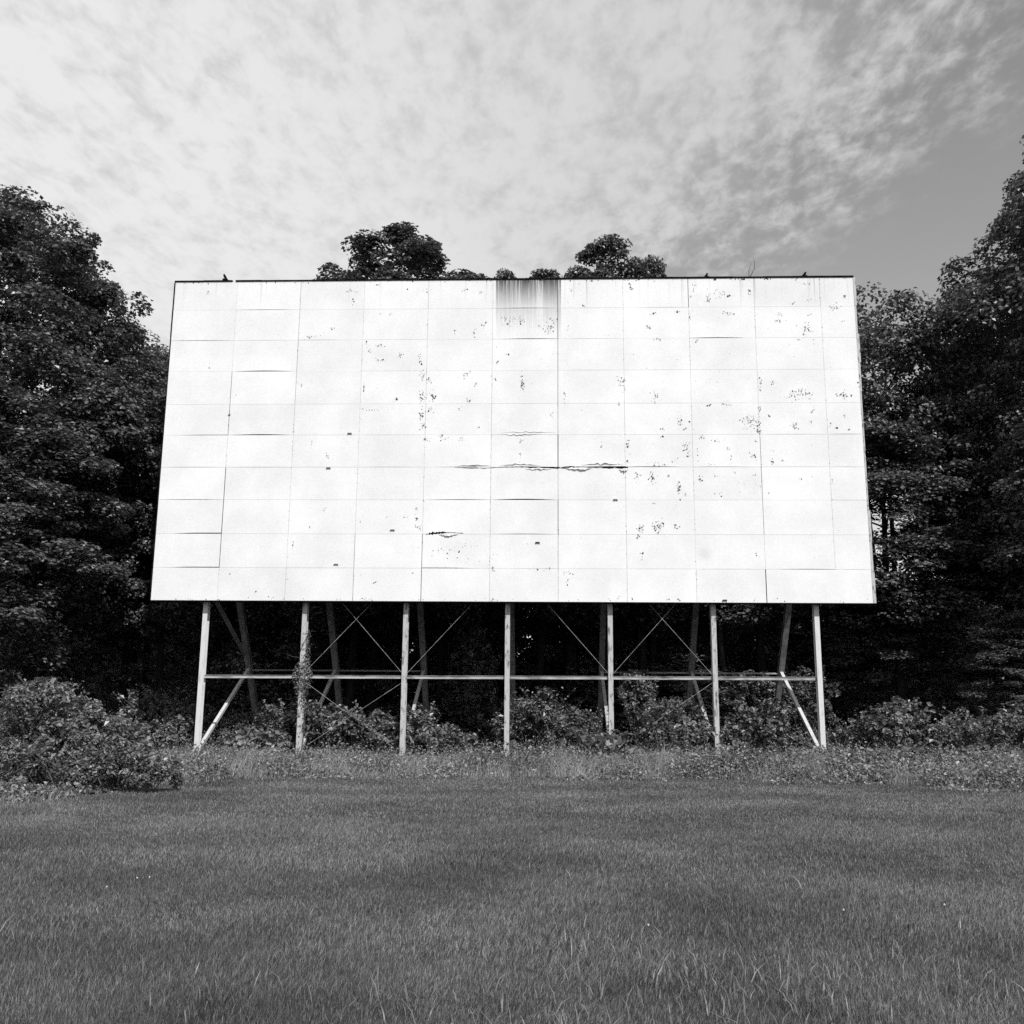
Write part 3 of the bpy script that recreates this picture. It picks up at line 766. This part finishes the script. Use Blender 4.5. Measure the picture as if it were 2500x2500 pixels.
# trunks that can be told apart under the screen
def bare_trunk(x, y, r, lean, label, mat, seed, h=17, ivy=False, tone=None):
    rng = np.random.default_rng(seed)
    rt = thing('woodland_tree', label, 'tree', (x, y, -.5), 0, (1, 1, 1), 'trunks seen under the screen')
    mb = MB()
    z = np.linspace(-.5, h, 10)
    pts = np.stack([lean * z + rng.normal(0, .05, 10), rng.normal(0, .05, 10), z], 1)
    mb.tube(pts, r * (1 - .45 * np.linspace(0, 1, 10)), 10)
    add_obj('trunk', mb.mesh('trunk', mat, True), rt)
    cm, C = crown_mesh('crown', seed + 5, (lean * h, 0, h), (2.6, 2.6, 3.2), 60, 50, .9, lump=.2)
    add_obj('crown', cm, rt)
    if ivy:
        n = 900
        zz = rng.uniform(.5, h * .7, n)
        an = rng.uniform(0, 6.28, n)
        keep = vnoise(zz * 2, an, seed, 2.2) > .38
        zz, an = zz[keep], an[keep]
        n = len(zz)
        rr_ = r * 1.15 + rng.uniform(0, .12, n)
        Pp = np.stack([lean * zz + np.cos(an) * rr_, np.sin(an) * rr_, zz], 1)
        Nn = unit(np.stack([np.cos(an), np.sin(an), np.full(n, .6)], 1) + rng.normal(0, .3, (n, 3)))
        add_obj('ivy', mesh_np('ivy', leaf_quads(Pp, Nn, .13, rng), [quads_idx(n)], M_SHRUB, rnd=rng.uniform(size=n)), rt)
bare_trunk(2.5, 13.0, .36, .0, 'thickest black trunk under the right half of the screen', M_BARK, 101)
bare_trunk(4.1, 15.0, .19, .01, 'thin straight dark trunk right of the thickest black trunk', M_BARK, 102)
bare_trunk(5.8, 11.5, .24, .012, 'dark trunk close behind the fifth post of the screen', M_BARK, 103)
bare_trunk(10.2, 13.5, .16, -.06, 'pale slim trunk behind the sixth post of the screen', M_PALEBARK, 104)
bare_trunk(12.7, 12.2, .17, -.03, 'pale ivy-clad trunk left of the last rear leg of the screen', M_PALEBARK, 105, ivy=True)
bare_trunk(-3.0, 12.0, .2, .01, 'ivy-clad trunk just right of the third rear leg', M_BARK, 106, ivy=True)
bare_trunk(17.6, 13.0, .16, -.03, 'slim grey trunk standing alone right of the screen posts', M_PALEBARK, 107)
bare_trunk(-14.6, 12.5, .2, .0, 'dim trunk left of the first screen post', M_BARK, 108)
bare_trunk(20.2, 15.5, .28, .05, 'leaning dark trunk beside the bright gap in the woods', M_BARK, 109, h=15)

# ------------------------------------------------------------------ shrubs
def shrub(x, y, lumps, label, seed, leaf=.1, dens=230, mat=None, name='shrub', group=None, cat='bush', sprigs=18, up=.5):
    """lumps: (dx, dy, z, rx, ry, rz)"""
    rng = np.random.default_rng(seed)
    z0 = float(gz(x, y))
    rt = thing(name, label, cat, (x, y, z0), 0, (1, 1, 1), group)
    if y > -1:
        lumps = [(a_, b_, c_ * 1.3 + .12, d_ * 1.05, e_, f_ * 1.3) for (a_, b_, c_, d_, e_, f_) in lumps]
    Ps, Ns, tn = [], [], []
    st = MB()
    for (dx, dy, z, rx, ry, rz_) in lumps:
        area = 4 * math.pi * ((rx * ry * rz_) ** (2 / 3))
        n = int(area * dens)
        nk = max(10, int(area * 3.6))
        d = unit(rng.normal(size=(nk, 3)))
        d[:, 2] = np.where(d[:, 2] < -.35, -d[:, 2], d[:, 2])
        q = rng.uniform(.5, 1.12, nk)
        C = np.array((dx, dy, z)) + d * np.array((rx, ry, rz_)) * q[:, None]
        rk = rng.uniform(.08, .24, nk) * (1 + .25 * (rx > 1))
        ci = rng.integers(0, nk, n)
        dd = unit(rng.normal(size=(n, 3)) + np.array((0, 0, .3)))
        P_ = C[ci] + dd * rk[ci][:, None] * rng.uniform(.4, 1, (n, 1))
        Ps.append(P_)
        Ns.append(unit(dd * .35 + d[ci] * .35 + np.array((0, 0, up)) + rng.normal(0, .4, (n, 3))))
        tn.append(np.clip(rng.uniform(size=n) * .75 + rng.uniform(size=nk)[ci] * .25, 0, 1))
        for _ in range(max(5, int(1.7 * sprigs * rx))):
            a = rng.uniform(0, 6.28)
            b0 = np.array((dx + rng.normal(0, rx * .25), dy + rng.normal(0, ry * .25), max(.05, z - rz_ * .6)))
            e = unit(np.array((math.cos(a) * .75, math.sin(a) * .75, rng.uniform(.35, 1.0))))
            e = np.array((dx, dy, z)) + e * np.array((rx, ry, rz_)) * rng.uniform(1.0, 1.42)
            m1 = (b0 + e) / 2 + np.array((0, 0, .12))
            st.tube([b0, m1, e], [.012, .008, .004], 4)
            k = rng.integers(14, 26)
            tt = rng.uniform(.35, 1.05, k)[:, None]
            pp = (1 - tt) ** 2 * b0 + 2 * tt * (1 - tt) * m1 + tt ** 2 * e + rng.normal(0, .035, (k, 3))
            Ps.append(pp)
            Ns.append(unit(np.array((0, 0, .7)) + rng.normal(0, .5, (k, 3))))
            tn.append(rng.uniform(.2, 1, k))
    st.tube([(lumps[0][0], lumps[0][1], -.2), (lumps[0][0], lumps[0][1], lumps[0][2])], [.03, .012], 5)
    P_, N_ = np.concatenate(Ps), np.concatenate(Ns)
    keep = P_[:, 2] > -.03
    P_, N_, T_ = P_[keep], N_[keep], np.concatenate(tn)[keep]
    add_obj('foliage', mesh_np('foliage', leaf_quads(P_, N_, leaf * rng.choice([.65, .9, 1.1, 1.7], len(P_)), rng), [quads_idx(len(P_))], mat or M_SHRUB, rnd=T_), rt)
    st.build('stem', M_TWIG, rt)
    return rt

UG = 'shrubs under and beside the screen'
shrub(-8.3, -15.6, [(.05, .3, .85, 1.25, .9, .80), (-.05, .3, 1.38, .70, .7, .72), (.85, .2, .70, 1.05, .8, .68), (-1.15, .1, .55, .95, .8, .52), (1.45, .0, .45, .85, .65, .45), (-.6, -.8, .40, 1.5, .6, .5), (.8, -.55, .35, 1.0, .5, .45), (2.1, .2, .25, .6, .6, .3)],
      'big sunlit rounded bush on the lawn edge at far left', 201, leaf=.058, dens=800, group=UG, sprigs=22)
shrub(-11.9, .6, [(0, 0, .6, .65, .6, .6), (-.9, .2, .5, .8, .6, .55)], 'dark low bush left of the first post foot', 202, group=UG)
shrub(-9.2, .9, [(0, 0, .40, 1.1, .7, .5), (.8, .1, .35, .7, .6, .4)], 'low pale big-leaved plant right of the first post foot', 203, leaf=.19, dens=90, group=UG, mat=M_SHRUB)
shrub(-10.0, 5.0, [(0, 0, .75, 1.4, .9, .75)], 'dim bush round the foot of the first rear leg', 204, group=UG)
shrub(-8.2, 2.5, [(0, 0, .8, 1.1, .8, .8), (-.9, 0, .6, .8, .7, .6)], 'dark bush behind the second post', 205, group=UG)
shrub(-6.7, 1.7, [(0, 0, .8, 1.0, .8, .8), (.8, -.3, .55, .8, .7, .55)], 'leafy bush right of the vine-wrapped second post', 206, leaf=.12, group=UG)
shrub(-5.1, 1.2, [(0, 0, .7, 1.1, .8, .7), (.9, 0, .5, .7, .6, .5)], 'leafy bush under the crossed tie rods left of the third post', 207, leaf=.14, dens=170, group=UG)
shrub(-3.2, 2.0, [(0, 0, .85, .6, .6, .8), (.6, -.5, .5, .7, .6, .5)], 'bush tucked behind the third post foot', 208, group=UG)
shrub(-1.8, 9.5, [(0, 0, 2.2, 1.1, 1.0, 1.6), (.3, 0, 1.0, 1.5, 1.1, 1.0), (-.2, 0, 3.4, .7, .7, .9)], 'dim young tree in the shade left of the middle post', 209, leaf=.13, dens=130, group=UG, name='sapling', cat='sapling')
shrub(1.2, 3.0, [(0, 0, 1.0, 1.2, .9, 1.0), (-.9, 0, .7, .9, .7, .7)], 'bush right of the middle post with upright dark sprigs', 210, group=UG, sprigs=22)
shrub(2.5, .9, [(0, 0, .8, .9, .7, .75), (.6, -.3, .6, .6, .5, .6)], 'bright small-leaved bush left of the fifth post', 211, leaf=.08, dens=380, group=UG)
shrub(3.3, -2.2, [(0, 0, .75, .8, .6, .6), (.7, .1, .5, .6, .5, .4)], 'maple seedling with large pale leaves before the fifth post', 212, leaf=.22, dens=80, group=UG, name='sapling', cat='sapling')
shrub(4.85, 2.4, [(0, 0, 1.4, .65, .6, 1.1), (.7, 0, .9, .9, .7, .9), (-.3, 0, 2.2, .35, .35, .4)], 'tallest vine-draped mound right of the fifth post', 213, leaf=.1, dens=240, group=UG, sprigs=20)
shrub(5.9, 1.1, [(0, 0, .95, 1.1, .8, .9), (.9, -.2, .6, .8, .7, .6)], 'bushy thicket at the bottom of the slanting tie rod', 214, leaf=.11, group=UG)
shrub(6.0, .3, [(0, 0, .65, .9, .7, .55)], 'bush just left of the sixth post foot', 215, leaf=.11, group=UG)
shrub(8.25, 1.2, [(0, 0, .75, .65, .6, .7)], 'narrow bush just right of the sixth post foot', 216, leaf=.1, group=UG)
shrub(9.2, 1.3, [(0, 0, .95, 1.1, .8, .8), (.7, -.2, .5, .6, .6, .5)], 'bush with bright upper leaves left of the last post', 217, leaf=.12, dens=200, group=UG)
shrub(12.1, .9, [(0, 0, .6, .8, .6, .55)], 'low arching bush right of the last post foot', 218, leaf=.1, group=UG)
shrub(13.3, -.2, [(0, 0, .85, 1.2, .8, .8), (.9, 0, .7, 1.0, .7, .7), (.3, .2, 1.35, .5, .5, .5)], 'sprawling bush with pointed sprigs right of the screen', 219, leaf=.12, dens=210, group=UG, sprigs=20)
shrub(16.8, 1.2, [(0, 0, .8, 1.4, .9, .8), (1.5, 0, .7, 1.2, .8, .7)], 'dim bush at the foot of the right-hand woods', 220, group=UG)
shrub(14.6, -3.5, [(0, 0, .5, 1.2, .8, .5), (-1.6, -.4, .4, 1.2, .7, .45), (1.4, 0, .45, 1.0, .7, .45)], 'low weedy bush on the lawn edge far right', 221, leaf=.09, dens=300, group=UG)
shrub(11.3, 8.5, [(0, 0, 1.5, 1.4, 1.0, 1.0), (-1.0, 0, 2.1, .9, .8, .6), (1.3, .2, 1.6, 1.2, 1.0, 1.2)], 'tall leafy understory bush between the sixth and last posts', 222, leaf=.13, dens=120, group=UG, mat=M_LEAF)
shrub(-14.6, 5.5, [(0, 0, 1.0, 1.5, .9, 1.0), (1.6, 0, .8, 1.0, .8, .8)], 'dim bush under the trees left of the screen', 223, group=UG)
shrub(-13.6, -5.5, [(0, 0, .35, 1.6, 1.0, .42), (2.0, .5, .4, 1.2, .9, .45), (-2.2, .2, .4, 1.4, .9, .45)], 'low dark bush in the shade behind the big sunlit bush', 224, group=UG)
shrub(1.1, -2.6, [(0, 0, .35, .9, .7, .4), (1.2, .2, .5, .8, .6, .5)], 'low weedy bush between the middle and fifth posts, nearer the lawn', 225, leaf=.08, dens=330, group=UG)
shrub(-1.8, -.8, [(0, 0, .5, .9, .7, .5)], 'low bush left of the middle post foot with a pale big leaf', 226, leaf=.13, dens=160, group=UG)
shrub(8.2, -4.2, [(0, 0, .4, 1.2, .8, .42), (1.6, .5, .42, 1.1, .7, .45)], 'dark low bush on the lawn edge before the last two posts', 227, leaf=.09, dens=320, group=UG)
FR = 'low scrub along the lawn edge'
for (x_, y_, sc, sd_, lb) in ((3.4, -7.2, .8, 240, 'low scrub at the lawn edge straight in front of the fifth post'), (5.0, -6.6, 1.0, 241, 'low scrub at the lawn edge between the fifth and sixth posts'),
                              (6.6, -7.4, .9, 242, 'low scrub at the lawn edge in front of the sixth post'), (9.6, -8.8, .95, 243, 'low scrub at the lawn edge in front of the last post'),
                              (11.2, -8.6, 1.1, 244, 'low scrub at the lawn edge just right of the last post'), (12.9, -7.6, 1.15, 245, 'low scrub at the lawn edge below the sprawling sprigged bush'),
                              (-6.0, -6.2, .75, 246, 'low scrub at the lawn edge in front of the second post'), (-8.6, -5.0, .85, 247, 'low scrub between the big sunlit bush and the second post')):
    shrub(x_, y_, [(0, 0, .34 * sc, .8 * sc, .6 * sc, .32 * sc), (.8 * sc, .2, .28 * sc, .7 * sc, .5 * sc, .3 * sc), (-.7 * sc, -.1, .25 * sc, .6 * sc, .5 * sc, .26 * sc)], lb, sd_, leaf=.075, dens=330, group=FR, sprigs=22, mat=M_WEED)
shrub(19.5, -2.0, [(0, 0, .9, 1.4, .9, .85), (1.6, 0, .8, 1.2, .9, .8)], 'dark bush at the right edge of the photo', 228, group=UG)

# vine round the second post
rng = np.random.default_rng(300)
vine = thing('climbing_vine', 'leafy vine wrapped round the second post at the crossbeam', 'vine', (-7.32, .52, 0))
mb = MB()
zz = np.linspace(-.4, 4.0, 60)
an = zz * 3.2
mb.tube(np.stack([np.cos(an) * .13, np.sin(an) * .17, zz], 1), .012, 5)
mb.tube(np.stack([.12 + .05 * np.sin(zz * 2), -.05 + 0 * zz, zz], 1), .008, 5)
mb.tube([(-.1, 0, 3.0), (-.35, -.05, 3.02), (-.62, 0, 3.12)], [.008, .006, .003], 4)
mb.tube([(.1, 0, 3.85), (.25, -.05, 3.95), (.42, 0, 3.93)], [.008, .006, .003], 4)
mb.build('vine_stem', M_TWIG, vine)
n = 1500
zc = np.concatenate([rng.normal(2.35, .42, 950), rng.uniform(.2, 3.9, n - 950)])
an = rng.uniform(0, 6.28, n)
fat = .13 + .17 * np.exp(-((zc - 2.3) / .5) ** 2)
rr_ = fat * rng.uniform(.6, 1.25, n)
P_ = np.stack([np.cos(an) * rr_ + .03 * (zc > 2.8) * 2, np.sin(an) * rr_, zc], 1)
N_ = unit(np.stack([np.cos(an), np.sin(an), np.full(n, .4)], 1) + rng.normal(0, .4, (n, 3)))
add_obj('vine_leaves', mesh_np('vine_leaves', leaf_quads(P_, N_, .085, rng, .55), [quads_idx(n)], M_SHRUB, rnd=rng.uniform(size=n)), vine)

# vine along the falling tie rod left of the third post
vine2 = thing('climbing_vine', 'pale small-leaved vine creeping along the low tie rod beside the third post', 'vine', (0, 0, 0))
a, b = np.array((-7.0, .43, 1.99)), np.array((-4.1, .43, -.01))
mb = MB()
mb.tube([a * (1 - q) + b * q + np.array((0, -.02, .02 * math.sin(q * 30))) for q in np.linspace(.35, 1, 30)], .007, 4)
mb.tube([(-5.45, .41, .95), (-5.3, .36, 1.2), (-5.33, .36, 1.42)], .005, 4)
mb.build('vine_stem', M_TWIG, vine2)
n = 260
q = rng.uniform(.42, .98, n)[:, None]
P_ = a * (1 - q) + b * q + np.abs(rng.normal(0, .05, (n, 3))) * np.array((1, -1, 1.2))
P_ = np.concatenate([P_, np.array((-5.33, .36, 1.15)) + rng.normal(0, 1, (24, 3)) * np.array((.05, .05, .16))])
n = len(P_)
add_obj('vine_leaves', mesh_np('vine_leaves', leaf_quads(P_, unit(np.array((0, -.3, .8)) + rng.normal(0, .4, (n, 3))), .085, rng), [quads_idx(n)], M_WEED, rnd=rng.uniform(.5, 1, n)), vine2)

# ------------------------------------------------------------------ undergrowth strip (uncountable): tall grass and leafy weeds
rng = np.random.default_rng(400)
N0 = 520000
x = rng.uniform(-20, 26, N0)
y = rng.uniform(-24, 6, N0)
dist = y - lawn_edge(x)
far = np.clip((y + 34) / 30, .4, 1.4)
patch = vnoise(x, y, 77, .9)
patch2 = vnoise(x, y, 78, 2.2)
ok = (dist > rng.normal(0, .25, N0) + 1.5 * (patch2 - .5) + 1.2 * (patch - .5)) & (np.abs(x - 1.35 + .035 * (y + 34)) < (y + 34.1) * .545 + 1.6)
# fewer blades far behind the front of the strip
ok &= rng.uniform(size=N0) < np.where(dist > 6, .45, 1.0)
x, y, dist, patch, patch2 = x[ok], y[ok], dist[ok], patch[ok], patch2[ok]
n = len(x)
ramp = np.clip(dist / 1.6, .12, 1) * np.where((x < -5.4) & (y < -11.5), .32, 1.0) * (1 - .5 * np.exp(-((x + .1) / 1.1) ** 2) * (y > -7))
patch3 = vnoise(x, y, 79, 5.0)
hgt = (.16 + .38 * patch + .28 * patch3) * ramp * rng.uniform(.4, 1.4, n)
grassy = rng.uniform(size=n) < np.clip(np.where(x > 5.5, .46, .84) + 2.2 * (patch2 - .5) + .9 * (patch3 - .5) - .06 * np.clip(dist - 3, 0, 6), .04, .96)
hgt = np.where(~grassy & (y > .9), hgt * 1.7, hgt)
stalk = grassy & (rng.uniform(size=n) < .03) & ((y > -4) | (hgt > .45))
hgt = np.where(stalk, hgt + rng.uniform(.1, .4, n), hgt)
gP = np.stack([x, y, gz(x, y)], 1)[grassy]
h = hgt[grassy]
k = len(h)
wind = np.array((.30, .05))
lean = (rng.normal(0, .55, (k, 2)) + wind) * h[:, None]
v1, q1, t1 = blades(gP, h, rng.uniform(.0035, .0095, k), lean, rng)
lx, ly, lh = x[~grassy], y[~grassy], hgt[~grassy]
lh = np.tile(lh, 4)
lx = np.tile(lx, 4)
ly = np.tile(ly, 4)
k2 = len(lx)
zf = rng.uniform(size=k2) ** .6
P_ = np.stack([lx + rng.normal(0, .06, k2), ly + rng.normal(0, .06, k2), gz(lx, ly) + lh * 1.15 * zf], 1)
v2 = leaf_quads(P_, unit(np.array((0, -.2, .55)) + rng.normal(0, .6, (k2, 3))), .05 * rng.uniform(.5, 1.9, k2), rng)
vv = np.concatenate([v1, v2])
qq = np.concatenate([q1, quads_idx(k2) + len(v1)])
mi = np.concatenate([np.zeros(k), np.ones(k2), np.zeros(k)])
rn = np.concatenate([(rb := rng.uniform(size=k)), rng.uniform(size=k2), rb])
tag(add_obj('undergrowth', mesh_np('undergrowth', vv, [qq, t1], [M_STRAW, M_WEED], rnd=rn, midx=mi)),
    'strip of tall pale grass and leafy weeds between the mown lawn and the screen posts', 'undergrowth', kind='stuff')

# ------------------------------------------------------------------ lawn
rng = np.random.default_rng(500)
def scatter(d0, d1, dens):
    half = .56 * d1 + 1.4
    n = int((d1 - d0) * 2 * half * dens)
    dd = rng.uniform(d0, d1, n)
    s = rng.uniform(-half, half, n)
    ok = np.abs(s) < .56 * dd + 1.4
    dd, s = dd[ok], s[ok]
    c_, s_ = math.cos(.03538), math.sin(.03538)
    return CAM[0] + s * c_ - dd * s_, CAM[1] + s * s_ + dd * c_
V, Q, T, RN, nb = [], [], [], [], 0
for d0, d1, dens, wd in ((3.6, 6.5, 11000, .0029), (6.5, 9.5, 6500, .0038), (9.5, 14, 3600, .0053), (14, 20, 1800, .0082), (20, 28.5, 1000, .0115)):
    x, y = scatter(d0, d1, dens)
    ok = y < lawn_edge(x) + .5 + rng.normal(0, .15, len(x))
    x, y = x[ok], y[ok]
    n = len(x)
    p1, p2 = vnoise(x, y, 91, 1.3), vnoise(x, y, 92, 3.7)
    h = (.024 + .020 * p1 + .018 * p2) * rng.uniform(.55, 1.35, n)
    tall = rng.uniform(size=n) < .005
    h[tall] *= rng.uniform(1.4, 2.2, tall.sum())
    a = 6.28 * vnoise(x, y, 93, .8) * 1.2 + rng.normal(0, 1.6, n)
    ln = np.abs(rng.normal(.35, .28, n)) * h
    lean = np.stack([np.cos(a) * ln + .12 * h, np.sin(a) * ln], 1)
    v, q, t3 = blades(np.stack([x, y, gz(x, y) - .004], 1), h, wd * rng.uniform(.6, 1.3, n), lean, rng, .3)
    V.append(v)
    Q.append(q + nb)
    T.append(t3 + nb)
    RN.append(rng.uniform(size=n))
    nb += len(v)
# coarser tufts left standing in the foreground
for (tx, ty, tr, m_) in ((2.2, -28.0, .55, 330), (3.0, -27.6, .6, 260), (1.5, -28.9, .45, 240), (1.6, -27.2, .4, 120), (3.9, -28.3, .4, 160), (2.9, -28.8, .5, 220), (.4, -28.7, .35, 90), (-.6, -28.5, .3, 60), (4.6, -27.0, .4, 110), (1.9, -25.2, .35, 80), (3.3, -25.6, .4, 80), (-.3, -26.6, .3, 40), (-2.0, -27.2, .3, 40), (.5, -24.2, .3, 50), (4.2, -23.6, .4, 60)):
    x = tx + rng.normal(0, tr, m_)
    y = ty + rng.normal(0, tr * .6, m_)
    h = rng.uniform(.05, .135, m_)
    lean = rng.normal(0, .55, (m_, 2)) * h[:, None]
    v, q, t3 = blades(np.stack([x, y, gz(x, y)], 1), h, rng.uniform(.005, .010, m_), lean, rng, .35)
    V.append(v)
    Q.append(q + nb)
    T.append(t3 + nb)
    RN.append(rng.uniform(.1, 1.0, m_))
    nb += len(v)
RN = np.concatenate(RN)
tag(add_obj('lawn_grass', mesh_np('lawn_grass', np.concatenate(V), [np.concatenate(Q), np.concatenate(T)], M_GRASS, rnd=np.concatenate([RN, RN]))),
    'rough mown lawn filling the foreground before the screen', 'lawn', kind='stuff')

# white clover heads in the lawn
n = 60
d = unit(rng.normal(size=(n, 3)))
cm = mesh_np('clover_head', leaf_quads(d * .006, unit(d + rng.normal(0, .3, (n, 3))), .007, rng), [quads_idx(n)], M_FLOWER, rnd=rng.uniform(size=n))
mb = MB()
mb.tube([(0, 0, -.1), (.004, 0, 0)], .0018, 4)
sm = mb.mesh('stem', M_GRASS)
FL = [(-2.13, -25.28, .07, 'white clover head in the left lawn, right one of a close pair'), (-2.22, -25.33, .07, 'white clover head in the left lawn, left one of a close pair'),
      (-2.3, -25.75, .07, 'small white clover head just nearer than the close pair in the left lawn'), (2.05, -27.14, .12, 'white clover head alone in the right foreground lawn'),
      (3.56, -26.46, .1, 'white clover head near the long-bladed tuft at right'), (4.4, -26.2, .1, 'white clover head farthest right in the lawn')]
for (x, y, z, lb) in FL:
    rt = thing('clover_flower', lb, 'flower', (x, y, float(gz(x, y)) + z), 0, (1, 1, 1), 'clover heads in the lawn')
    add_obj('flower_head', cm, rt)
    add_obj('stem', sm, rt)
